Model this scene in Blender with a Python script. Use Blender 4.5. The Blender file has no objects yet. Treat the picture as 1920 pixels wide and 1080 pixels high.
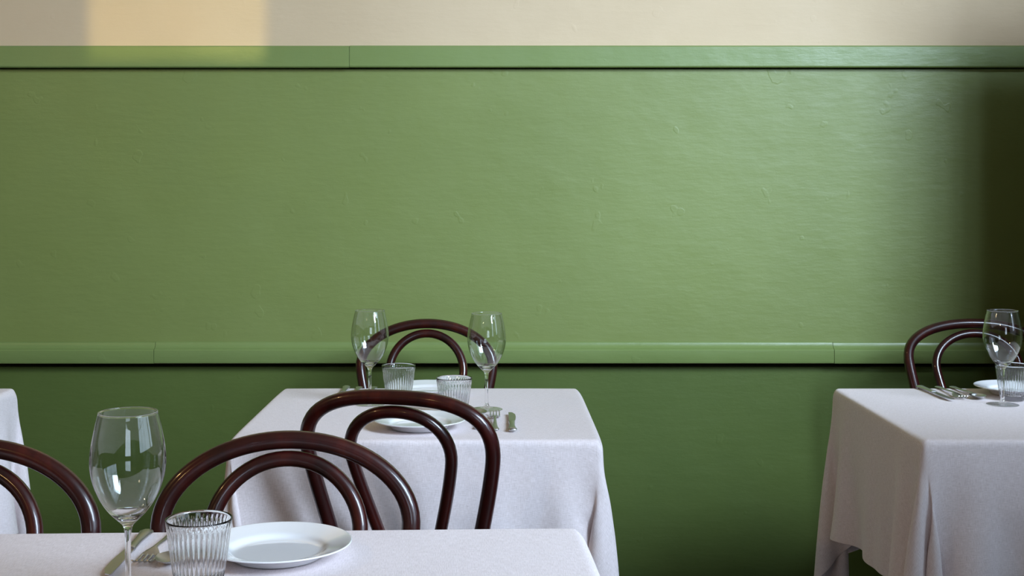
import bpy, bmesh, math, random
import numpy as np
from mathutils import Vector, Matrix

C = bpy.context.scene.collection
PI = math.pi
F = 2400.0; PX = 923.0; PY = 358.0; CZ = 1.26          # focal length in pixels, principal point, camera height

# ------------------------------------------------------------------ camera
cam = bpy.data.cameras.new('camera'); cam.sensor_width = 36; cam.lens = F / 1920 * 36
cam.shift_x = (960 - PX) / 1920; cam.shift_y = -(540 - PY) / 1920
cam.clip_start = 0.02; cam.clip_end = 60
co = bpy.data.objects.new('camera', cam); C.objects.link(co)
co.location = (0, 0, CZ); co.rotation_euler = (PI / 2, 0, 0)
bpy.context.scene.camera = co

# ------------------------------------------------------------------ world, lights, exposure
w = bpy.data.worlds.new('world'); bpy.context.scene.world = w; w.use_nodes = True
w.node_tree.nodes['Background'].inputs[0].default_value = (0.62, 0.79, 1.0, 1)
w.node_tree.nodes['Background'].inputs[1].default_value = 3.2
vs = bpy.context.scene.view_settings
vs.view_transform = 'Standard'; vs.look = 'None'; vs.gamma = 1; vs.use_curve_mapping = False
vs.exposure = -0.1

def area(name, loc, rot, sx, sy, power, col, spread=180):
    l = bpy.data.lights.new(name, 'AREA'); l.shape = 'RECTANGLE'; l.size = sx; l.size_y = sy
    l.energy = power; l.color = col; l.spread = math.radians(spread)
    o = bpy.data.objects.new(name, l); C.objects.link(o); o.location = loc; o.rotation_euler = rot
    return o
# daylight falling through the right-hand window from the street
DAY = (0.65, 0.81, 1.0)
def look(frm, to): return (Vector(to) - Vector(frm)).to_track_quat('-Z', 'Y').to_euler()
KP = (3.30, -0.45, 3.25)
area('window_daylight', KP, look(KP, (1.2, 3.6, 1.0)), 2.2, 1.8, 192, DAY, 90)
# daylight from the shop front far behind the camera
area('shopfront_daylight', (1.2, -4.1, 1.9), (PI / 2, 0, 0), 1.7, 1.5, 13, (0.80, 0.90, 1.0))
# pendant lamp bulbs
def point(name, loc, power, col, r):
    l = bpy.data.lights.new(name, 'POINT'); l.energy = power; l.color = col; l.shadow_soft_size = r
    o = bpy.data.objects.new(name, l); C.objects.link(o); o.location = loc
PEND = [(-2.25, 1.6, 2.3), (-1.75, -1.0, 2.35)]
for p in PEND:
    point('pendant_bulb', p, 18, (1.0, 0.66, 0.28), 0.05)
# added masked spot, standing in for the sun patch high left on the wall
sp = bpy.data.lights.new('sun_patch_beam', 'SPOT'); sp.energy = 82; sp.color = (1.0, 0.80, 0.25)
sp.spot_size = math.radians(36); sp.spot_blend = 0.1; sp.shadow_soft_size = 0.0016
so = bpy.data.objects.new('sun_patch_beam', sp); C.objects.link(so)
SPOT = Vector((-1.03, 1.8, 2.30)); AIM = Vector((-1.01, 4.09, 2.02))
so.location = SPOT; so.rotation_euler = look(SPOT, AIM)

# ------------------------------------------------------------------ helpers
def tag(o, label=None, cat=None, group=None, kind=None):
    if label: o['label'] = label
    if cat: o['category'] = cat
    if group: o['group'] = group
    if kind: o['kind'] = kind
    return o
def link(o, parent=None):
    C.objects.link(o)
    if parent: o.parent = parent
    return o
def obj(name, bm, m, parent=None, smooth=True, angle=None):
    me = bpy.data.meshes.new(name); bm.to_mesh(me); bm.free()
    me.materials.append(m)
    if smooth:
        for p in me.polygons: p.use_smooth = True
        if angle: me.set_sharp_from_angle(angle=math.radians(angle))
    return link(bpy.data.objects.new(name, me), parent)
def thing(name, label, cat, loc, rz=0, group=None):
    o = bpy.data.objects.new(name, None); link(o); o.empty_display_size = .05
    o.location = loc; o.rotation_euler = (0, 0, rz)
    return tag(o, label, cat, group)
def dup(root, loc, rz, label, group=None):
    r = root.copy(); C.objects.link(r); r.location = loc; r.rotation_euler = (0, 0, rz)
    r['label'] = label
    if group: r['group'] = group
    for ch in list(root.children):
        c = ch.copy(); C.objects.link(c); c.parent = r
        for g in ch.children:
            d = g.copy(); C.objects.link(d); d.parent = c
    return r
def box(bm, x0, x1, y0, y1, z0, z1, bev=0):
    r = bmesh.ops.create_cube(bm, size=1)
    for v in r['verts']:
        v.co = Vector(((x0 + x1) / 2 + v.co.x * (x1 - x0), (y0 + y1) / 2 + v.co.y * (y1 - y0), (z0 + z1) / 2 + v.co.z * (z1 - z0)))
    if bev:
        es = list({e for v in r['verts'] for e in v.link_edges})
        bmesh.ops.bevel(bm, geom=es, offset=bev, segments=2, affect='EDGES', profile=.6)
def BM(*boxes, bev=0):
    bm = bmesh.new()
    for b in boxes: box(bm, *b, bev=bev)
    return bm
def lathe(bm, prof, n=64, closed=False, rf=None):
    """prof: list of (r, z); rf(r,z,ang,i)->r. Points with r=0 become poles."""
    rings = []
    for i, (r, z) in enumerate(prof):
        if r < 1e-6: rings.append([bm.verts.new((0, 0, z))])
        else:
            ring = []
            for k in range(n):
                a = 2 * PI * k / n
                rr = rf(r, z, a, i) if rf else r
                ring.append(bm.verts.new((rr * math.cos(a), rr * math.sin(a), z)))
            rings.append(ring)
    pairs = list(zip(rings[:-1], rings[1:]))
    if closed: pairs.append((rings[-1], rings[0]))
    for A, B in pairs:
        for k in range(n):
            k2 = (k + 1) % n
            if len(A) == 1 and len(B) == 1: continue
            if len(A) == 1: bm.faces.new((A[0], B[k2], B[k]))
            elif len(B) == 1: bm.faces.new((A[k], A[k2], B[0]))
            else: bm.faces.new((A[k], A[k2], B[k2], B[k]))
    bmesh.ops.recalc_face_normals(bm, faces=bm.faces)
def tube(bm, pts, rad, n=16, caps=True, flat=1.0):
    pts = [Vector(p) for p in pts]; m = len(pts)
    T = [(pts[min(i + 1, m - 1)] - pts[max(i - 1, 0)]).normalized() for i in range(m)]
    up = Vector((0, 1, 0)) if abs(T[0].y) < .9 else Vector((1, 0, 0))
    N = (up - T[0] * up.dot(T[0])).normalized(); rings = []
    for i in range(m):
        N = (N - T[i] * N.dot(T[i])).normalized(); B = T[i].cross(N)
        r = rad(i / (m - 1)) if callable(rad) else rad
        rings.append([bm.verts.new(pts[i] + N * (r * math.cos(2 * PI * k / n) * flat) + B * (r * math.sin(2 * PI * k / n))) for k in range(n)])
    for A, B in zip(rings[:-1], rings[1:]):
        for k in range(n): bm.faces.new((A[k], A[(k + 1) % n], B[(k + 1) % n], B[k]))
    if caps: bm.faces.new(rings[0]); bm.faces.new(rings[-1])
    bmesh.ops.recalc_face_normals(bm, faces=bm.faces)
def spline(P, n=8):
    P = [Vector(p) for p in P]; out = []
    for i in range(len(P) - 1):
        a = P[i - 1] if i else P[0] * 2 - P[1]; b, c = P[i], P[i + 1]
        d = P[i + 2] if i + 2 < len(P) else P[-1] * 2 - P[-2]
        for k in range(n):
            t = k / n
            out.append(.5 * ((2 * b) + (c - a) * t + (2 * a - 5 * b + 4 * c - d) * t * t + (3 * b - a - 3 * c + d) * t ** 3))
    out.append(P[-1]); return out
def at_depth(px, d): return (px - PX) * d / F
def row(py, h=.51): return F * h / (py - PY)

# ------------------------------------------------------------------ materials
def srgb(r, g, b):
    f = lambda c: (c / 255 / 12.92) if c / 255 <= .04045 else ((c / 255 + .055) / 1.055) ** 2.4
    return (f(r), f(g), f(b), 1)
def mat(name, col, rough=.5, spec=.5, metal=0, trans=0, ior=1.5, coat=0, coat_rough=.1):
    m = bpy.data.materials.new(name); m.use_nodes = True
    b = m.node_tree.nodes['Principled BSDF']
    b.inputs['Base Color'].default_value = col; b.inputs['Roughness'].default_value = rough
    b.inputs['Specular IOR Level'].default_value = spec; b.inputs['Metallic'].default_value = metal
    b.inputs['Transmission Weight'].default_value = trans; b.inputs['IOR'].default_value = ior
    b.inputs['Coat Weight'].default_value = coat; b.inputs['Coat Roughness'].default_value = coat_rough
    return m, m.node_tree, b
def noise(nt, scale, detail=4, rough=.6, stretch=(1, 1, 1), coord='Object', rot=(0, 0, 0)):
    tc = nt.nodes.new('ShaderNodeTexCoord'); mp = nt.nodes.new('ShaderNodeMapping')
    mp.inputs['Scale'].default_value = stretch; mp.inputs['Rotation'].default_value = rot
    n = nt.nodes.new('ShaderNodeTexNoise')
    n.inputs['Scale'].default_value = scale; n.inputs['Detail'].default_value = detail; n.inputs['Roughness'].default_value = rough
    nt.links.new(tc.outputs[coord], mp.inputs[0]); nt.links.new(mp.outputs[0], n.inputs['Vector'])
    return n.outputs['Fac']
def ramp(nt, fac, stops):
    r = nt.nodes.new('ShaderNodeValToRGB'); e = r.color_ramp.elements
    e[0].position, e[0].color = stops[0]; e[1].position, e[1].color = stops[-1]
    for p, c in stops[1:-1]:
        k = e.new(p); k.color = c
    nt.links.new(fac, r.inputs[0]); return r.outputs[0]
def bump(nt, b, hs, prev=None):
    for h, strength, dist in hs:
        n = nt.nodes.new('ShaderNodeBump'); n.inputs['Strength'].default_value = strength; n.inputs['Distance'].default_value = dist
        nt.links.new(h, n.inputs['Height'])
        if prev: nt.links.new(prev, n.inputs['Normal'])
        prev = n.outputs[0]
    nt.links.new(prev, b.inputs['Normal'])
def gray(v): return (v, v, v, 1)

def paint(name, c0, c1, rough=.42, spec=.5):
    m, nt, b = mat(name, c0, rough, spec)
    nt.links.new(ramp(nt, noise(nt, 1.6, 5, .6), [(.35, c0), (.65, c1)]), b.inputs['Base Color'])
    nt.links.new(ramp(nt, noise(nt, 5, 6, .6), [(.3, gray(rough - .05)), (.7, gray(rough + .07))]), b.inputs['Roughness'])
    brush = noise(nt, 26, 5, .62, (.35, 1, 1.6))                # brushed, slightly lumpy old paint
    lumps = noise(nt, 7, 3, .5, (1, 1, 1.3))
    grit = noise(nt, 210, 2, .5)
    chips = ramp(nt, noise(nt, 15, 2, .5, (1, 1, .8), rot=(0, .6, 0)), [(.70, gray(0)), (.73, gray(1))])
    bump(nt, b, [(lumps, .35, .008), (brush, .32, .0028), (grit, .15, .0008), (chips, .25, .0015)])
    return m
M = {}
M['green'] = paint('green_wall_paint', srgb(117, 130, 70), srgb(122, 135, 74), .45)
M['green_shade'] = paint('shade_toned_green_paint', srgb(83, 99, 50), srgb(88, 104, 52), .5, .22)  # wall green toned down: shade towards the floor put into the colour
M['green_trim'] = paint('green_trim_paint', srgb(115, 133, 76), srgb(121, 139, 81), .38)
M['plaster'] = paint('cream_plaster_paint', srgb(200, 178, 145), srgb(207, 185, 152), .6, .3)
M['white'] = mat('ceiling_paint', srgb(196, 186, 168), .8)[0]
M['dark'] = mat('dark_recess', srgb(22, 24, 18), .9)[0]
M['frame'] = mat('window_frame_paint', srgb(40, 44, 40), .5)[0]

M['unseen_dark'] = mat('unseen_dark_paint', srgb(46, 46, 38), .6)[0]  # kept dark so the unseen right-hand surfaces bounce little light
M['room'] = mat('room_wall_paint', srgb(118, 106, 90), .7)[0]
m, nt, b = mat('floor_boards', srgb(70, 50, 36), .5)
nt.links.new(ramp(nt, noise(nt, 6, 6, .6, (1, 8, 1)), [(.3, srgb(54, 38, 27)), (.7, srgb(86, 62, 44))]), b.inputs['Base Color']); M['floor'] = m

def linen(name, c0, c1):
    m, nt, b = mat(name, c0, .85, .25)
    b.inputs['Sheen Weight'].default_value = .12; b.inputs['Sheen Roughness'].default_value = .5
    warp = noise(nt, 760, 2, .6, (1, .10, .10), 'UV'); weft = noise(nt, 760, 2, .6, (.10, 1, 1), 'UV')
    mx = nt.nodes.new('ShaderNodeMath'); mx.operation = 'ADD'; nt.links.new(warp, mx.inputs[0]); nt.links.new(weft, mx.inputs[1])
    hf = nt.nodes.new('ShaderNodeMath'); hf.operation = 'MULTIPLY'; hf.inputs[1].default_value = .5; nt.links.new(mx.outputs[0], hf.inputs[0])
    weave = ramp(nt, hf.outputs[0], [(.34, c0), (.66, c1)])
    fleck = ramp(nt, noise(nt, 520, 1, .5, (1, 1, 1), 'UV'), [(.68, gray(1)), (.78, gray(.66))])
    mul = nt.nodes.new('ShaderNodeMix'); mul.data_type = 'RGBA'; mul.blend_type = 'MULTIPLY'; mul.inputs[0].default_value = 1
    nt.links.new(weave, mul.inputs[6]); nt.links.new(fleck, mul.inputs[7]); nt.links.new(mul.outputs[2], b.inputs['Base Color'])
    crease = noise(nt, 5, 4, .55, (1, 1, 1), 'UV')
    bump(nt, b, [(crease, .5, .01), (hf.outputs[0], .35, .0012)])
    return m
M['linen'] = linen('natural_linen', srgb(220, 207, 206), srgb(246, 235, 237))

m, nt, b = mat('bentwood_stain', srgb(58, 18, 14), .34, .35, coat=.6, coat_rough=.09)
nt.links.new(ramp(nt, noise(nt, 22, 6, .65, (1, 1, .25)), [(.3, srgb(28, 6, 6)), (.55, srgb(50, 11, 9)), (.8, srgb(80, 25, 16))]), b.inputs['Base Color'])
bump(nt, b, [(noise(nt, 60, 3, .5, (1, 1, .3)), .08, .001)]); M['wood'] = m
m, nt, b = mat('cane_seat', srgb(176, 138, 86), .6)
wv = nt.nodes.new('ShaderNodeTexChecker'); wv.inputs['Scale'].default_value = 120
wv.inputs[1].default_value = srgb(190, 152, 98); wv.inputs[2].default_value = srgb(120, 86, 50)
tc = nt.nodes.new('ShaderNodeTexCoord'); nt.links.new(tc.outputs['Object'], wv.inputs[0]); nt.links.new(wv.outputs[0], b.inputs['Base Color']); M['cane'] = m

# blown wine glass: paper-thin bowl and foot let light straight through, the solid stem refracts
m, nt, b = mat('clear_glass', (1, 1, 1, 1), .0, .5, trans=1, ior=1.5)
tr = nt.nodes.new('ShaderNodeBsdfTransparent'); gl = nt.nodes.new('ShaderNodeBsdfGlossy'); gl.inputs['Roughness'].default_value = .015
tr.inputs[0].default_value = (.985, .992, .99, 1)
lw = nt.nodes.new('ShaderNodeLayerWeight'); lw.inputs[0].default_value = .5
pw = nt.nodes.new('ShaderNodeMath'); pw.operation = 'POWER'; pw.inputs[1].default_value = 3.0; nt.links.new(lw.outputs['Facing'], pw.inputs[0])
fr = nt.nodes.new('ShaderNodeMapRange'); fr.inputs[3].default_value = .06; fr.inputs[4].default_value = .9; nt.links.new(pw.outputs[0], fr.inputs[0])
th = nt.nodes.new('ShaderNodeMixShader'); nt.links.new(fr.outputs[0], th.inputs[0]); nt.links.new(tr.outputs[0], th.inputs[1]); nt.links.new(gl.outputs[0], th.inputs[2])
mx = nt.nodes.new('ShaderNodeMixShader'); nt.links.new(b.outputs[0], mx.inputs[1]); nt.links.new(th.outputs[0], mx.inputs[2]); nt.links.new(mx.outputs[0], nt.nodes['Material Output'].inputs['Surface'])
tc = nt.nodes.new('ShaderNodeTexCoord'); sx = nt.nodes.new('ShaderNodeSeparateXYZ'); nt.links.new(tc.outputs['Object'], sx.inputs[0])
lo = nt.nodes.new('ShaderNodeMath'); lo.operation = 'LESS_THAN'; lo.inputs[1].default_value = .006; nt.links.new(sx.outputs[2], lo.inputs[0])
hi = nt.nodes.new('ShaderNodeMath'); hi.operation = 'GREATER_THAN'; hi.inputs[1].default_value = .104; nt.links.new(sx.outputs[2], hi.inputs[0])
rm = nt.nodes.new('ShaderNodeMath'); rm.operation = 'LESS_THAN'; rm.inputs[1].default_value = .2222; nt.links.new(sx.outputs[2], rm.inputs[0])
h2 = nt.nodes.new('ShaderNodeMath'); h2.operation = 'MULTIPLY'; nt.links.new(hi.outputs[0], h2.inputs[0]); nt.links.new(rm.outputs[0], h2.inputs[1]); hi = h2
ad = nt.nodes.new('ShaderNodeMath'); ad.operation = 'ADD'; nt.links.new(lo.outputs[0], ad.inputs[0]); nt.links.new(hi.outputs[0], ad.inputs[1]); nt.links.new(ad.outputs[0], mx.inputs[0])
M['glass'] = m
M['glass2'] = mat('pressed_glass', (.98, .99, 1, 1), .01, .5, trans=1, ior=1.48)[0]
m, nt, b = mat('white_porcelain', srgb(244, 244, 246), .12, .5, coat=.6, coat_rough=.04)
bump(nt, b, [(noise(nt, 12, 1, .5), .04, .002)]); M['china'] = m
m, nt, b = mat('polished_steel', srgb(190, 190, 190), .16, .5, metal=1)
nt.links.new(ramp(nt, noise(nt, 90, 3, .6, (1, .2, 1)), [(.3, gray(.28)), (.7, gray(.38))]), b.inputs['Roughness']); M['steel'] = m
m, nt, b = mat('cast_iron', srgb(20, 20, 20), .5); M['iron'] = m
m, nt, b = mat('brass', srgb(170, 130, 70), .3, metal=1); M['brass'] = m
m, nt, b = mat('opal_globe', srgb(255, 225, 180), .4)
b.inputs['Emission Color'].default_value = (1, .62, .28, 1); b.inputs['Emission Strength'].default_value = 5; M['globe'] = m

# ------------------------------------------------------------------ the room
def struct(name, bm, m, parent=None, smooth=False, angle=None):
    o = obj(name, bm, m, parent, smooth, angle)
    if not parent: o['kind'] = 'structure'
    return o
WY = 4.10; LX = -3.2; RWX = 2.45; BY = -4.2; HZ = 4.4
wall = struct('wall_back', BM((LX, RWX + .2, WY - .008, WY + .25, 1.715, HZ), (LX, RWX + .2, WY + .10, WY + .25, 0, 1.715)), M['plaster'])
struct('upper_panel', BM((LX, RWX, WY, WY + .099, .715, 1.650)), M['green'], wall)
struct('lower_panel', BM((LX, RWX, WY + .026, WY + .099, 0, .6935), bev=.0015), M['green_shade'], wall)
def prism(x0, x1, prof):
    bm = bmesh.new()
    A = [bm.verts.new((x0, y, z)) for y, z in prof]; B = [bm.verts.new((x1, y, z)) for y, z in prof]
    n = len(prof)
    for k in range(n): bm.faces.new((A[k], A[(k + 1) % n], B[(k + 1) % n], B[k]))
    bm.faces.new(A); bm.faces.new(B); bmesh.ops.recalc_face_normals(bm, faces=bm.faces); return bm
top_prof = [(WY - .009, 1.722), (WY - .026, 1.722), (WY - .030, 1.718), (WY - .030, 1.657), (WY - .027, 1.653), (WY + .05, 1.653), (WY + .05, 1.7145), (WY - .009, 1.7145)]
low_prof = [(WY - .0005, .776), (WY - .005, .7762), (WY - .0075, .774), (WY - .0085, .7705), (WY - .0105, .766), (WY - .0145, .7605), (WY - .020, .7565), (WY - .0255, .7545), (WY - .028, .7515), (WY - .028, .716), (WY - .025, .7105), (WY + .03, .7105), (WY + .03, .7145), (WY - .0005, .7145)]
def rail(profs, joints, start):
    for i, (a, b2) in enumerate(zip(joints[:-1], joints[1:])):
        o = struct('trim_%d' % (start + i), prism(a + .0006, b2 - .0006, [(y + (.0012 if i % 2 else 0), z + (.0008 if i % 2 else 0)) for y, z in profs]), M['green_trim'], None, True, 30)
rail(top_prof, [LX, at_depth(655, 4.07), RWX], 1)
rail(low_prof, [LX, at_depth(288, 4.07), at_depth(1565, 4.07), RWX], 3)
# floor of long boards
fl = struct('floor', BM((LX, RWX, BY, WY + .025, -.05, -.012)), M['dark'])
bb = BM((0, .198, BY + .01, WY, -.012, 0), bev=.0015); me = None; x = LX + .001
while x < RWX - .1:
    if me is None: o = obj('floorboard', bb, M['floor'], fl, False); me = o.data
    else: o = link(bpy.data.objects.new('floorboard', me), fl)
    o.location = (x, 0, 0); x += .2
struct('ceiling', BM((LX - .1, RWX + .25, BY - .1, WY + .25, HZ, HZ + .1)), M['white'])
struct('wall_left', BM((LX - .2, LX, BY, WY, -.05, HZ)), M['room'])
# rear wall with shop-front opening
struct('wall_rear', BM((LX, .3, BY, BY + .12, 0, HZ), (2.1, RWX, BY, BY + .12, 0, HZ), (.3, 2.1, BY, BY + .12, 0, 1.1), (.3, 2.1, BY, BY + .12, 2.7, HZ)), M['room'])
# right wall with one wide window
SZ0, SZ1, WA, WB = 1.1, 4.1, -.75, 2.0
struct('wall_right', BM((RWX, RWX + .12, BY, WY, -.05, SZ0), (RWX, RWX + .12, BY, WY, SZ1, HZ), (RWX, RWX + .12, WB, WY, SZ0, SZ1), (RWX, RWX + .12, BY, WA, SZ0, SZ1)), M['unseen_dark'])
def window(name, x0, x1, a, b2, z0, z1, nv, hz, alongy=True):
    def B(p, q, r, t, u, v): return (p, q, r, t, u, v) if alongy else (r, t, p, q, u, v)
    wn = struct(name, BM(B(x0, x1, a, a + .04, z0, z1), B(x0, x1, b2 - .04, b2, z0, z1), B(x0, x1, a + .04, b2 - .04, z0, z0 + .04), B(x0, x1, a + .04, b2 - .04, z1 - .04, z1)), M['frame'])
    for k in range(1, nv):
        yy = a + (b2 - a) * k / nv; struct('glazing_bar', BM(B(x0 + .01, x1 - .01, yy - .011, yy + .011, z0 + .04, z1 - .04)), M['frame'], wn)
    for zz in hz: struct('glazing_bar', BM(B(x0 + .01, x1 - .01, a + .04, b2 - .04, zz - .011, zz + .011)), M['frame'], wn)
window('window_1', RWX + .04, RWX + .08, WA, WB, SZ0, SZ1, 4, (1.85, 2.6, 3.35))
window('window_2', BY + .04, BY + .08, .3, 2.1, 1.1, 2.7, 3, (1.9,), False)
# added unseen blockers, right of the frame: shade the wall's corner and foot
struct('shade_blocker_corner', BM((1.712, RWX, 3.20, 3.27, 0, 2.04)), M['unseen_dark'])
struct('shade_blocker_foot', BM((1.27, RWX, 1.50, 1.58, 0, 1.73), (1.25, RWX, 1.48, 1.60, 1.73, 1.76)), M['green_shade'])

# ------------------------------------------------------------------ tablecloth simulation
def drape(W, D, oxl, oxr, oyf, oyb, seed, ztop, rc=.010, steps=260, iters=9, s=.017, swirl=0.0):
    """hang a rectangular cloth over a table top centred at the origin; returns grid of points and uv"""
    rng = np.random.default_rng(seed)
    def axis(h, lo, hi):
        e = [h - .018, h - .009, h - .002, h + .006, h + .015]
        mid = np.linspace(-(h - .018), h - .018, int(round((2 * h - .036) / s)) + 1)
        left = np.linspace(-h - lo, -h - .015, int(round((lo - .015) / s)) + 1)[:-1]; right = np.linspace(h + .015, h + hi, int(round((hi - .015) / s)) + 1)[1:]
        return np.concatenate([left, [-q for q in e[::-1]][:-1], mid, e[1:], right])
    u = axis(W / 2, oxl, oxr); v = axis(D / 2, oyf, oyb); nx, ny = len(u), len(v)
    U, V = np.meshgrid(u, v, indexing='ij')
    cx = np.clip(U, -W / 2, W / 2); cy = np.clip(V, -D / 2, D / 2)
    ex, ey = U - cx, V - cy; r = np.hypot(ex, ey) + 1e-9
    P = np.zeros((nx, ny, 3))
    P[..., 0] = cx + ex / r * (.012 + .30 * r) * (r > 1e-6); P[..., 1] = cy + ey / r * (.012 + .30 * r) * (r > 1e-6)
    P[..., 2] = ztop - .95 * np.maximum(r - .01, 0) * (r > 1e-6)
    corner = (np.abs(ex) > 1e-6) & (np.abs(ey) > 1e-6)
    ang = np.arctan2(np.abs(ey), np.abs(ex)); sx, sy = np.sign(ex), np.sign(ey)
    out = .50 * r * np.sin(2 * ang); side = .07 * r * np.sin(2 * ang) * np.where(ang < PI / 4, 1, -1) * np.minimum(np.abs(ang - PI / 4) * 3, 1)
    da = PI / 4 + swirl; dxc, dyc = math.cos(da), math.sin(da)
    P[..., 0] = np.where(corner, cx + sx * (.010 + out * dxc + side * dyc), P[..., 0]); P[..., 1] = np.where(corner, cy + sy * (.010 + out * dyc - side * dxc), P[..., 1])
    P[..., 2] = np.where(corner, ztop - .004 - np.sqrt(np.maximum(r * r - out * out, 0)) * .97, P[..., 2])
    fl = (~corner) & (r > 1e-6)
    P[..., 0] = np.where(fl & (np.abs(ex) > 1e-6), cx + np.sign(ex) * (.010 + .04 * r), P[..., 0]); P[..., 1] = np.where(fl & (np.abs(ey) > 1e-6), cy + np.sign(ey) * (.010 + .04 * r), P[..., 1])
    over = (r > .004)
    P += over[..., None] * rng.normal(0, .0012, P.shape)
    low = np.zeros((nx, ny));
    for k in range(5):
        low += rng.normal() * np.sin(U * rng.uniform(4, 14) + V * rng.uniform(4, 14) + rng.uniform(0, 6))
    P[..., 0] += low * .0025 * np.sign(ex) * (np.abs(ex) > 1e-6) * r / .25; P[..., 1] += low * .0025 * np.sign(ey) * (np.abs(ey) > 1e-6) * r / .25
    pin = (np.abs(U) < W / 2 - .008) & (np.abs(V) < D / 2 - .008)
    inv = np.where(pin, 0.0, 1.0)
    sl = []
    inU = np.abs(U) < W / 2; inV = np.abs(V) < D / 2
    def add(a, b, k):
        if k == .13: k = .22 * ((inU[a] == inU[b]) & (inV[a] == inV[b]))       # no bending stiffness across the table edge
        sl.append((a, b, np.hypot(U[b] - U[a], V[b] - V[a]), k))
    S = slice
    for o_ in (0, 1):
        n = (nx - o_) // 2; add((S(o_, o_ + 2 * n - 1, 2), S(None)), (S(o_ + 1, o_ + 2 * n, 2), S(None)), 1)
        n = (ny - o_) // 2; add((S(None), S(o_, o_ + 2 * n - 1, 2)), (S(None), S(o_ + 1, o_ + 2 * n, 2)), 1)
        n = (nx - o_) // 2
        a0, b0 = S(o_, o_ + 2 * n - 1, 2), S(o_ + 1, o_ + 2 * n, 2)
        add((a0, S(0, ny - 1)), (b0, S(1, ny)), .22); add((a0, S(1, ny)), (b0, S(0, ny - 1)), .22)
    for k in (0, 1, 2, 3):
        n = len(range(k, nx - 3, 4)); 
        if n: add((S(k, k + 4 * n - 3, 4), S(None)), (S(k + 3, k + 4 * n, 4), S(None)), .13)
        n = len(range(k, ny - 3, 4))
        if n: add((S(None), S(k, k + 4 * n - 3, 4)), (S(None), S(k + 3, k + 4 * n, 4)), .13)
    Q = P.copy(); g = np.array([0, 0, -9.8]); dt = .012
    re = .005; th = .16; zc = ztop - th / 2
    hx, hy = W / 2 - rc, D / 2 - rc
    for st in range(steps):
        damp = .965 if st < steps * .7 else .90
        vel = (P - Q) * damp; Q = P.copy()
        P = P + (vel + g * dt * dt) * inv[..., None]
        for it in range(iters):
            for a, b_, L, k in sl:
                A, B = P[a], P[b_]; d = B - A; l = np.sqrt((d * d).sum(-1)) + 1e-12
                wa, wb = inv[a], inv[b_]; ws = wa + wb; ws = np.where(ws == 0, 1, ws)
                c = (k * (l - L) / l / ws)[..., None] * d
                P[a] += c * wa[..., None]; P[b_] -= c * wb[..., None]
            # rounded slab collision
            qx = np.abs(P[..., 0]) - hx; qy = np.abs(P[..., 1]) - hy
            mx_, my_ = np.maximum(qx, 0), np.maximum(qy, 0); ln = np.hypot(mx_, my_)
            d2 = ln + np.minimum(np.maximum(qx, qy), 0) - rc
            nxp = np.where(ln > 0, mx_ / (ln + 1e-9), (qx > qy) * 1.0) * np.sign(P[..., 0])
            nyp = np.where(ln > 0, my_ / (ln + 1e-9), (qx <= qy) * 1.0) * np.sign(P[..., 1])
            dz = P[..., 2] - zc; e1 = d2 + re; e2 = np.abs(dz) - th / 2 + re
            m1, m2 = np.maximum(e1, 0), np.maximum(e2, 0); l2 = np.hypot(m1, m2)
            sd = l2 + np.minimum(np.maximum(e1, e2), 0) - re
            w1 = np.where(l2 > 0, m1 / (l2 + 1e-9), (e1 > e2) * 1.0); w2 = np.where(l2 > 0, m2 / (l2 + 1e-9), (e1 <= e2) * 1.0)
            hit = (sd < 0) * inv; psh = -sd * hit
            P[..., 0] += psh * w1 * nxp; P[..., 1] += psh * w1 * nyp; P[..., 2] += psh * w2 * np.sign(dz)
            if it == iters - 1:   # friction
                Q += (P - Q) * (hit * .7)[..., None]
    return P, U, V
def cloth_obj(P, U, V, label, loc, rz, group):
    nx, ny = P.shape[:2]; me = bpy.data.meshes.new('tablecloth')
    idx = np.arange(nx * ny).reshape(nx, ny)
    F_ = np.stack([idx[:-1, :-1], idx[1:, :-1], idx[1:, 1:], idx[:-1, 1:]], -1).reshape(-1, 4)
    Pz = P.copy(); Pz[..., 2] += .0012
    me.from_pydata(Pz.reshape(-1, 3).tolist(), [], F_.tolist()); me.materials.append(M['linen'])
    uvl = me.uv_layers.new(name='UVMap'); li = np.zeros(len(me.loops), dtype=np.int32); me.loops.foreach_get('vertex_index', li)
    uv = np.stack([U.reshape(-1)[li], V.reshape(-1)[li]], -1).astype(np.float32); uvl.data.foreach_set('uv', uv.reshape(-1))
    me.polygons.foreach_set('use_smooth', [True] * len(me.polygons)); me.update()
    o = bpy.data.objects.new('tablecloth', me); link(o); o.location = loc; o.rotation_euler = (0, 0, rz)
    so_ = o.modifiers.new('solidify', 'SOLIDIFY'); so_.thickness = .0012; so_.offset = 1
    ss = o.modifiers.new('subsurf', 'SUBSURF'); ss.levels = 1; ss.render_levels = 2
    return tag(o, label, 'tablecloth', group)

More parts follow.
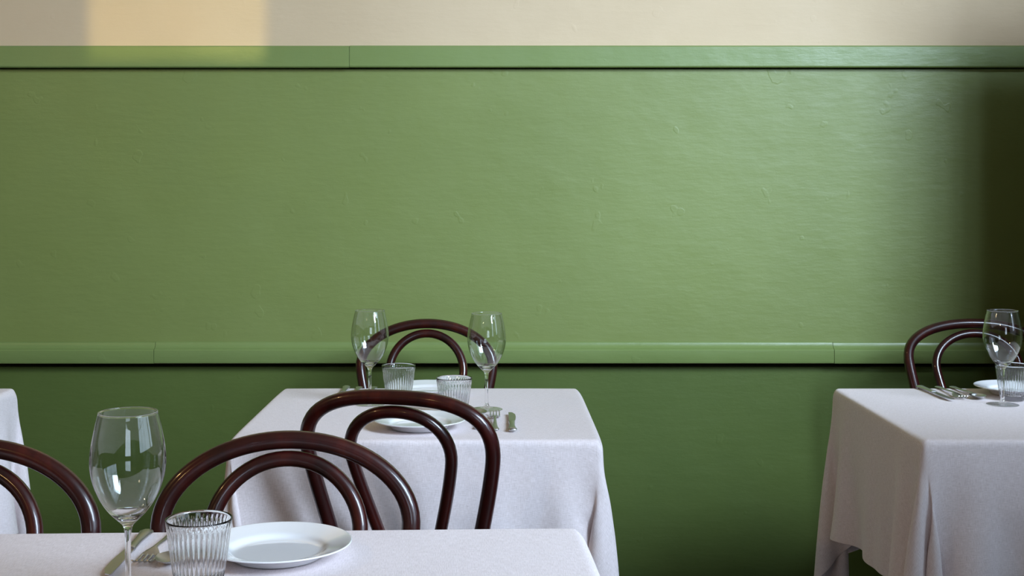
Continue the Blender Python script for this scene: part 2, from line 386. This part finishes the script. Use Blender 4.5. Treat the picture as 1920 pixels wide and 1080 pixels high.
def make_table(W, D, ztop, label, loc, rz, cols):
    t = thing('cafe_table', label, 'table', loc, rz, 'cafe tables hidden under linen cloths')
    bm = bmesh.new(); rings = []
    for ins, z in ((.030, ztop - .036), (.012, ztop - .036), (.009, ztop - .032), (.009, ztop - .018), (.011, ztop - .010), (.017, ztop - .005), (.026, ztop - .003), (.060, ztop - .0025)):
        ring = []
        for qx, qy, a0 in ((1, 1, 0), (-1, 1, 90), (-1, -1, 180), (1, -1, 270)):
            for k in range(7):
                an = math.radians(a0 + 15 * k); r_ = max(.062 - ins * .5, .004); ring.append(bm.verts.new((qx * (W / 2 - ins - r_) + r_ * math.cos(an), qy * (D / 2 - ins - r_) + r_ * math.sin(an), z)))
        rings.append(ring)
    for A, B in zip(rings[:-1], rings[1:]):
        for k in range(28): bm.faces.new((A[k], A[(k + 1) % 28], B[(k + 1) % 28], B[k]))
    bm.faces.new(rings[0]); bm.faces.new(rings[-1]); bmesh.ops.recalc_face_normals(bm, faces=bm.faces)
    obj('tabletop', bm, M['wood'], t, True, 40)
    for cx in cols:
        bm = bmesh.new(); lathe(bm, [(0, .03), (.045, .03), (.03, .07), (.024, .12), (.024, ztop - .1), (.04, ztop - .05), (.07, ztop - .029), (0, ztop - .029)], 24)
        o = obj('column', bm, M['iron'], t, True, 40); o.location.x = cx
        bm = bmesh.new()
        for k in range(4):
            a = k * PI / 2; tube(bm, [(.02 * math.cos(a), .02 * math.sin(a), .045), (.15 * math.cos(a), .15 * math.sin(a), .032), (.27 * math.cos(a), .27 * math.sin(a), .013)], lambda s_: .022 - .009 * s_, 10)
        o = obj('base', bm, M['iron'], t, True, 50); o.location.x = cx
    return t
TH = .75; TN = .767
TW, TD = .772, .697
tabs = {   # centre x, near edge y, depth, rot, ztop
    'mid': ((-.545 + .227) / 2, 2.62 + TD / 2, 0), 'right': (.880 + TW / 2, 2.64 + TD / 2 - .02, 0), 'left': (-1.228 - TW / 2, 2.62 + TD / 2, 0)}
TZ = TH - .0024
make_table(TW, TD, TZ, 'square cafe table under the cloth in the middle of the picture', (tabs['mid'][0], tabs['mid'][1], 0), 0, [0])
make_table(TW, TD, TZ, 'square cafe table under the cloth at the right edge of the picture', (tabs['right'][0], tabs['right'][1], 0), 0, [0])
make_table(TW, TD, TZ, 'square cafe table under the cloth cut off by the left edge', (tabs['left'][0], tabs['left'][1], 0), 0, [0])
NW, ND, NR = 1.42, .66, math.radians(2.2)
nb = Vector((.132, 1.884))                                       # far right corner of the near table
nc = nb - Vector((NW / 2 * math.cos(NR) - ND / 2 * math.sin(NR), NW / 2 * math.sin(NR) + ND / 2 * math.cos(NR)))
make_table(NW, ND, TN - .0024, 'long table under the cloth nearest the camera', (nc.x, nc.y, 0), NR, [-.58, .58])
G = 'linen tablecloths'
P_, U_, V_ = drape(TW, TD, .28, .30, .262, .25, 3, TZ, swirl=-.35)
cloth_obj(P_, U_, V_, 'pale linen tablecloth on the middle table, with a pleated right corner', (tabs['mid'][0], tabs['mid'][1], 0), 0, G)
P_, U_, V_ = drape(TW, TD, .33, .28, .262, .36, 11, TZ, swirl=.2)
cloth_obj(P_, U_, V_, 'pale linen tablecloth on the right-hand table, its shaded left side hanging low', (tabs['right'][0], tabs['right'][1], 0), 0, G)
P_, U_, V_ = drape(TW, TD, .26, .32, .262, .34, 23, TZ, swirl=.0)
cloth_obj(P_, U_, V_, 'pale linen tablecloth cut off by the left edge, behind the leftmost chair', (tabs['left'][0], tabs['left'][1], 0), 0, G)
P_, U_, V_ = drape(NW, ND, .25, .26, .25, .25, 31, TN - .0024, rc=.022, s=.019, steps=200)
cloth_obj(P_, U_, V_, 'pale linen tablecloth on the nearest table, filling the bottom left', (nc.x, nc.y, 0), NR, G)

# ------------------------------------------------------------------ bentwood chairs
CHH = .88
def hoop(a, b_, n, ztop, zs, ws, ytop, ys, rt):
    """right half from top centre to seat: superellipse shoulder then a straight taper"""
    pts = []
    K = 16
    for k in range(K + 1):
        th = PI / 2 * k / K
        pts.append((a * math.sin(th) ** (2 / n), ztop - rt - b_ * (1 - math.cos(th) ** (2 / n))))
    zb = pts[-1][1]
    for k in range(1, 11):
        t = k / 10; sm = t * t * (3 - 2 * t) * .35 + t * .65
        pts.append((a - (a - ws) * sm, zb - (zb - zs) * t))
    full = [(-x, z) for x, z in reversed(pts[1:])] + pts
    return [Vector((x, ys + (ytop - ys) * ((z - zs) / (ztop - zs)) ** 1.25, z)) for x, z in full]
def resample(P, n):
    L = [0]
    for a, b_ in zip(P[:-1], P[1:]): L.append(L[-1] + (b_ - a).length)
    out = []; j = 0
    for k in range(n):
        t = L[-1] * k / (n - 1)
        while j < len(P) - 2 and L[j + 1] < t: j += 1
        out.append(P[j].lerp(P[j + 1], (t - L[j]) / max(L[j + 1] - L[j], 1e-9)))
    for _ in range(2):
        out = [out[0]] + [(out[i - 1] + out[i] * 2 + out[i + 1]) / 4 for i in range(1, n - 1)] + [out[-1]]
    return out
YT, YS = -.272, -.188
def make_chair(label, loc, rz, n=2.0, b_=.122, a=.1965, ai=.110, ws=.132, wsi=.050, bi=.11, ni=2.0, r=.0145, ri=.0125):
    t = thing('bentwood_chair', label, 'chair', loc, rz, 'dark bentwood chairs')
    bm = bmesh.new(); lathe(bm, [(.165, .437), (.190, .437), (.2, .443), (.203, .452), (.2, .461), (.190, .466), (.168, .466), (.165, .460)], 48, closed=True)
    obj('seat_rim', bm, M['wood'], t, True, 50)
    bm = bmesh.new(); lathe(bm, [(0, .452), (.166, .452), (.1655, .458), (0, .456)], 40); obj('seat', bm, M['cane'], t)
    pts = resample(hoop(a, b_, n, CHH, 0.45, ws, YT, YS, r), 90)
    bm = bmesh.new(); tube(bm, pts, lambda s_: r * (1 + .10 * abs(2 * s_ - 1) ** 2), 20); obj('back_hoop', bm, M['wood'], t, True, 60)
    zt = CHH - 2 * r - .0015
    pts = resample(hoop(ai, bi, ni, zt, .463, wsi, YT + .004, YS + .035, ri), 80)
    bm = bmesh.new(); tube(bm, pts, ri, 18); obj('inner_hoop', bm, M['wood'], t, True, 60)
    for sx in (-1, 1):
        bm = bmesh.new(); tube(bm, spline([(sx * ws, YS, .449), (sx * (ws + .003), YS - .004, .32), (sx * .166, YS - .028, .14), (sx * .185, YS - .055, .0)], 6), lambda s_: r * (1.1 - .2 * s_), 16)
        obj('leg', bm, M['wood'], t, True, 60)
    for sx in (-1, 1):
        bm = bmesh.new(); tube(bm, spline([(sx * .135, .120, .438), (sx * .143, .130, .3), (sx * .155, .145, .13), (sx * .172, .165, .0)], 6), lambda s_: .018 - .006 * s_, 16)
        obj('leg', bm, M['wood'], t, True, 60)
    bm = bmesh.new(); ring = [(.148 * math.cos(q * PI / 18), -.01 + .148 * math.sin(q * PI / 18), .215) for q in range(37)]
    tube(bm, ring, .009, 12, caps=False); obj('stretcher_ring', bm, M['wood'], t, True, 60)
    return t
def chair_at(px, py, rz, label, z=CHH, **k):
    d = F * (CZ - z) / (py - PY); X = at_depth(px, d)
    q = Matrix.Rotation(rz, 2) @ Vector((0, YT))
    return make_chair(label, (X - q.x, d - q.y, 0), rz, **k)
chair_at(801, 597, PI, 'dark bentwood chair between the middle table and the green wall')
chair_at(738, 731, math.radians(-15), 'dark bentwood chair in front of the middle table, its back to the camera', n=2.7, b_=.108, a=.190, ai=.104, bi=.09, ni=2.2, ws=.126, wsi=.036)
chair_at(541, 806, PI + math.radians(3), 'dark bentwood chair behind the nearest table, just left of the middle one', n=2.0, b_=.13, ai=.117)
chair_at(-57, 819, PI + math.radians(2), 'dark bentwood chair cut off by the left edge, behind the tall near wine glass', b_=.13, ai=.115)
chair_at(1826, 597, PI - math.radians(6), 'dark bentwood chair between the right-hand table and the green wall', n=2.25, b_=.10, bi=.095, ai=.12)

# ------------------------------------------------------------------ tableware
def wine_glass(label, loc):
    out = [(0, .0), (.030, .0), (.0365, .0006), (.0368, .0014), (.034, .0022), (.022, .0032), (.011, .0052), (.0058, .0100), (.0042, .018), (.0036, .032), (.0034, .05), (.0036, .068), (.0044, .080), (.0058, .0865), (.0100, .0915), (.0175, .0985), (.0255, .1075), (.0325, .1185), (.0385, .1315), (.0428, .1455), (.0448, .158), (.0450, .168), (.0438, .182), (.0413, .196), (.0384, .210), (.0353, .2222), (.0354, .2236)]
    rim = [(.0352, .2246), (.0345, .2246), (.0343, .2236), (.0346, .2222)]
    inn = [(.0377, .210), (.0406, .196), (.0431, .182), (.0443, .168), (.0441, .158), (.0421, .1455), (.0378, .1318), (.0317, .1192), (.0240, .109), (.0158, .1015), (.0080, .0972), (0, .0955)]
    sm = [(p.x, p.y) for p in spline([(a, b_, 0) for a, b_ in out[1:]], 2)]
    sn = [(max(p.x, 0), p.y) for p in spline([(a, b_, 0) for a, b_ in inn], 2)]; sn[-1] = (0, sn[-1][1])
    bm = bmesh.new(); lathe(bm, [out[0]] + sm + rim + sn, 64)
    o = obj('wine_glass', bm, M['glass']); o.location = loc
    return tag(o, label, 'wine glass', 'empty stemmed wine glasses')
def tumbler(label, loc, rz=0):
    NR_ = 36; NS = NR_ * 6
    def prof_r(z): return .0295 + (.041 - .0295) * min(max((z - .008) / .079, 0), 1) ** .85
    zs = [.0, .001, .004, .008, .012, .022, .036, .05, .062, .070, .073, .0755, .078, .084, .0862]
    prof = [(0, .0015), (.022, .0012), (.024, .0)]
    for z in zs: prof.append((prof_r(z) - (.0048 if z == 0 else .003 if z == .001 else .0008 if z == .004 else 0), z))
    no = len(prof)
    prof += [(.0405, .0870), (.0396, .0866), (.0393, .084)]
    for z in (.078, .070, .055, .04, .025, .016): prof.append((prof_r(z) - .0030, z))
    prof += [(.022, .0118), (.012, .0105), (0, .010)]
    def rf(r, z, a, i):
        if 5 <= i < no and .006 < z < .0772:
            e = min(1, max(0, (z - .006) / .006)) * min(1, max(0, (.0775 - z) / .006))
            return r - .0010 * e * (.5 + .5 * math.cos(NR_ * a)) ** 1.0
        if i > no + 2 and .012 < z < .075: return r + .0006 * math.cos(NR_ * a)
        return r
    bm = bmesh.new(); lathe(bm, prof, NS, rf=rf)
    o = obj('tumbler', bm, M['glass2']); o.location = loc; o.rotation_euler.z = rz
    return tag(o, label, 'tumbler', 'ribbed water tumblers')
def plate(label, loc):
    top = [(0, .0055), (.045, .0055), (.056, .0058), (.0615, .0075), (.0655, .0105), (.070, .0128), (.080, .0155), (.092, .0188), (.0985, .0205), (.0998, .0203), (.1002, .0192), (.0992, .0182)]
    bot = [(.090, .0155), (.078, .0122), (.069, .0088), (.064, .0050), (.0610, .0012), (.0595, .0), (.0570, .0), (.0560, .0016), (.050, .0024), (0, .0026)]
    sm = [(max(p.x, 0), p.y) for p in spline([(a, b_, 0) for a, b_ in top], 3)]
    bm = bmesh.new(); lathe(bm, sm + bot, 96)
    o = obj('side_plate', bm, M['china']); o.location = loc
    return tag(o, label, 'plate', 'white porcelain plates')
# cutlery: built along +y with the head at +y; z up
def strip(bm, secs, n=10):
    """loft of flat elliptical sections: (y, z, half width, half thickness)"""
    rings = []
    for y, z, hw, ht in secs:
        rings.append([bm.verts.new((hw * math.cos(2 * PI * k / n), y, z + ht * math.sin(2 * PI * k / n))) for k in range(n)])
    for A, B in zip(rings[:-1], rings[1:]):
        for k in range(n): bm.faces.new((A[k], A[(k + 1) % n], B[(k + 1) % n], B[k]))
    bm.faces.new(rings[0]); bm.faces.new(rings[-1]); bmesh.ops.recalc_face_normals(bm, faces=bm.faces)
HAND = [(-.0995, .0022, .0030, .0010), (-.098, .0024, .0078, .0018), (-.092, .0026, .0096, .0022), (-.084, .0028, .0082, .0024), (-.068, .0034, .0056, .0024), (-.04, .0046, .0042, .0022), (-.01, .0058, .0034, .0020)]
def bowl_mesh(yc, L, Wd, depth, z0):
    bm = bmesh.new(); nr, na = 6, 24; grid = []
    for i in range(nr + 1):
        rr = i / nr; ring = []
        for k in range(na):
            a = 2 * PI * k / na; x = rr * Wd * math.cos(a) * (1 + .10 * -math.sin(a)); y = yc + rr * L * math.sin(a)
            ring.append((x, y, z0 - depth * (1 - rr * rr)))
        grid.append(ring)
    def lay(dz, flip):
        V = [[bm.verts.new((x, y, z + dz)) for x, y, z in ring] for ring in grid[1:]]
        c = bm.verts.new((0, yc, z0 - depth + dz))
        for k in range(na):
            bm.faces.new((c, V[0][k], V[0][(k + 1) % na]))
            for A, B in zip(V[:-1], V[1:]): bm.faces.new((A[k], B[k], B[(k + 1) % na], A[(k + 1) % na]))
        return V
    A = lay(0, 0); B = lay(.0012, 1)
    for k in range(na): bm.faces.new((A[-1][k], A[-1][(k + 1) % na], B[-1][(k + 1) % na], B[-1][k]))
    bmesh.ops.recalc_face_normals(bm, faces=bm.faces); return bm
def cutlery(kind, label, loc, rz, group='steel cutlery'):
    t = thing(kind, label, 'cutlery' if kind not in ('knife', 'fork', 'spoon') else kind, loc, rz, group)
    if kind == 'table_spoon' or kind == 'spoon':
        bm = bmesh.new(); strip(bm, HAND + [(.02, .0075, .0028, .0020), (.045, .0080, .0034, .0016), (.056, .0080, .006, .0011)]); obj('handle', bm, M['steel'], t, True, 60)
        obj('bowl', bowl_mesh(.078, .027, .0195, .0065, .0078), M['steel'], t, True, 50)
    elif kind == 'fork':
        bm = bmesh.new(); strip(bm, HAND + [(.015, .0075, .0028, .0020), (.030, .0080, .0034, .0016), (.040, .0070, .008, .0012), (.048, .0052, .0116, .0011), (.056, .0036, .0122, .0010)]); obj('handle', bm, M['steel'], t, True, 60)
        for k in range(4):
            x = -.0102 + .0068 * k
            bm = bmesh.new(); tube(bm, [(x, .0535, .0040), (x, .066, .0024), (x, .078, .0028), (x, .090, .0052), (x, .099, .0095)], lambda s_: .0020 - .0009 * s_, 8); obj('tine', bm, M['steel'], t, True, 60)
    else:
        bm = bmesh.new(); strip(bm, [(-.1, .004, .004, .002), (-.0985, .0045, .0088, .0036), (-.091, .005, .0102, .0042), (-.078, .005, .0082, .0042), (-.045, .005, .0060, .004), (-.012, .005, .0068, .0040), (-.006, .005, .0072, .0042), (-.004, .005, .006, .0034)]); obj('handle', bm, M['steel'], t, True, 60)
        bm = bmesh.new()
        out = [(-.006, -.004), (.006, -.004), (.0085, .02), (.0100, .05), (.0092, .085), (.0030, .108), (-.004, .112), (-.006, .108), (-.006, .03)]
        A = [bm.verts.new((x, y, .0042)) for x, y in out]; B = [bm.verts.new((x, y, .0058)) for x, y in out]
        bm.faces.new(A); bm.faces.new(B)
        for k in range(len(out)): bm.faces.new((A[k], A[(k + 1) % len(out)], B[(k + 1) % len(out)], B[k]))
        bmesh.ops.recalc_face_normals(bm, faces=bm.faces); obj('blade', bm, M['steel'], t, False)
    return t
ZT = TH + .0012; ZN = TN + .0012
def on(px, d, z=ZT): return (at_depth(px, d), d, z)
# nearest table
wine_glass('large empty wine glass on the nearest table, the biggest in the picture', on(240, 1.55, ZN))
tumbler('ribbed glass tumbler on the nearest table beside the tall glass', on(373, 1.585, ZN))
plate('white plate on the nearest table, behind the ribbed tumbler', on(520, 1.725, ZN))
cutlery('knife', 'steel knife on the nearest table, behind the tall glass stem', (-.492, 1.735, ZN), PI + .02)
cutlery('fork', 'steel fork on the nearest table, tines toward the camera', (-.4575, 1.77, ZN), PI - .03)
cutlery('spoon', 'steel spoon on the nearest table, its bowl behind the ribbed tumbler', (-.424, 1.77, ZN), PI - .02)
# middle table, place facing the camera (far side)
wine_glass('left of the two wine glasses on the middle table', on(693.5, 3.05))
tumbler('ribbed tumbler at the far side of the middle table, beside the left wine glass', on(747.5, 3.10))
plate('white plate at the far edge of the middle table, between the two tumblers', on(803, 3.212))
cutlery('knife', 'steel knife at the far left edge of the middle table', (-.375, 3.20, ZT), PI)
cutlery('fork', 'steel fork at the far edge of the middle table, between knife and spoon', (-.343, 3.21, ZT), PI)
cutlery('spoon', 'steel spoon at the far edge of the middle table, behind the left wine glass', (-.305, 3.21, ZT), PI)
# middle table, near place
wine_glass('right of the two wine glasses on the middle table', on(912.5, 2.978))
tumbler('ribbed tumbler on the middle table, beside the right wine glass', on(851.5, 2.895), .05)
plate('white plate on the middle table seen through the chair back', on(787, 2.752))
cutlery('spoon', 'steel spoon on the middle table, right of the near plate', (-.031, 2.83, ZT), 0)
cutlery('fork', 'steel fork on the middle table, between the near spoon and knife', (.006, 2.815, ZT), 0)
cutlery('knife', 'steel knife lying alone on the middle table, right of the chair back', (.0425, 2.80, ZT), 0)
# right-hand table
wine_glass('wine glass on the right-hand table at the picture edge', on(1880, 3.045))
tumbler('ribbed tumbler on the right-hand table behind its wine glass', on(1899, 3.115), .1)
plate('white plate on the right-hand table behind the tumbler', (1.314, 3.212, ZT))
cutlery('knife', 'steel knife on the right-hand table, leftmost of its cutlery', (1.107, 3.205, ZT), PI + .05)
cutlery('fork', 'steel fork on the right-hand table, between knife and spoon', (1.150, 3.215, ZT), PI - .03)
cutlery('spoon', 'steel spoon on the right-hand table, beside its plate', (1.190, 3.215, ZT), PI)

# ------------------------------------------------------------------ lamps (behind or above the camera's view)
for i, p in enumerate(PEND):
    t = thing('pendant_lamp', ['warm glass globe pendant lamp on a brass rod, the one nearer the green wall', 'warm glass globe pendant lamp on a brass rod, behind the camera'][i], 'lamp', (p[0], p[1], HZ), 0, 'pendant lamps')
    bm = bmesh.new(); tube(bm, [(0, 0, -.015), (0, 0, -.56)], .006, 10); obj('rod', bm, M['brass'], t)
    bm = bmesh.new(); lathe(bm, [(0, 0), (.055, 0), (.05, -.014), (.01, -.022), (0, -.022)], 24); obj('ceiling_rose', bm, M['brass'], t, True, 40)
    bm = bmesh.new(); lathe(bm, [(.022, -.555), (.05, -.57), (.062, -.585), (.055, -.60), (.02, -.612)], 24); obj('fitter', bm, M['brass'], t, True, 40)
t = thing('sun_patch_spotlight', 'unseen black spotlight added to throw the sun patch on the upper wall', 'lamp', (SPOT.x, SPOT.y, HZ))  # unseen housing added for the spot that makes the sun patch
bm = bmesh.new(); tube(bm, [(0, 0, 0), (0, -.03, -.36), (0, -.1, SPOT.z - HZ + .06), (0, -.065, SPOT.z - HZ + .01)], .008, 10); obj('stem', bm, M['iron'], t)
dv = (AIM - SPOT).normalized()
bm = bmesh.new(); lathe(bm, [(.040, .118), (.048, .118), (.048, -.05), (.03, -.07), (0, -.07), (0, -.065), (.040, -.045)], 24, closed=True); h = obj('lamp_head', bm, M['iron'], t, True, 40)
h.location = (0, 0, SPOT.z - HZ); h.rotation_euler = dv.to_track_quat('Z', 'Y').to_euler()
# rectangular mask: opening sized so the beam lands between x -1.295 and -.72 on the wall, cut level at z 1.66
D0 = .12; Y0 = SPOT.y + D0
def at_mask(x, z):
    k = D0 / (WY - .01 - SPOT.y); return (x - SPOT.x) * k, (z - SPOT.z) * k
xa, za = at_mask(-1.293, 1.662); xb, zb = at_mask(-.722, 2.35)
mk = obj('mask', BM((-.08, xa, D0, D0 + .0015, -.08, .08), (xb, .08, D0, D0 + .0015, -.08, .08), (xa, xb, D0, D0 + .0015, -.08, za), (xa, xb, D0, D0 + .0015, zb, .08)), M['iron'], t, False)
mk.location = (0, 0, SPOT.z - HZ)
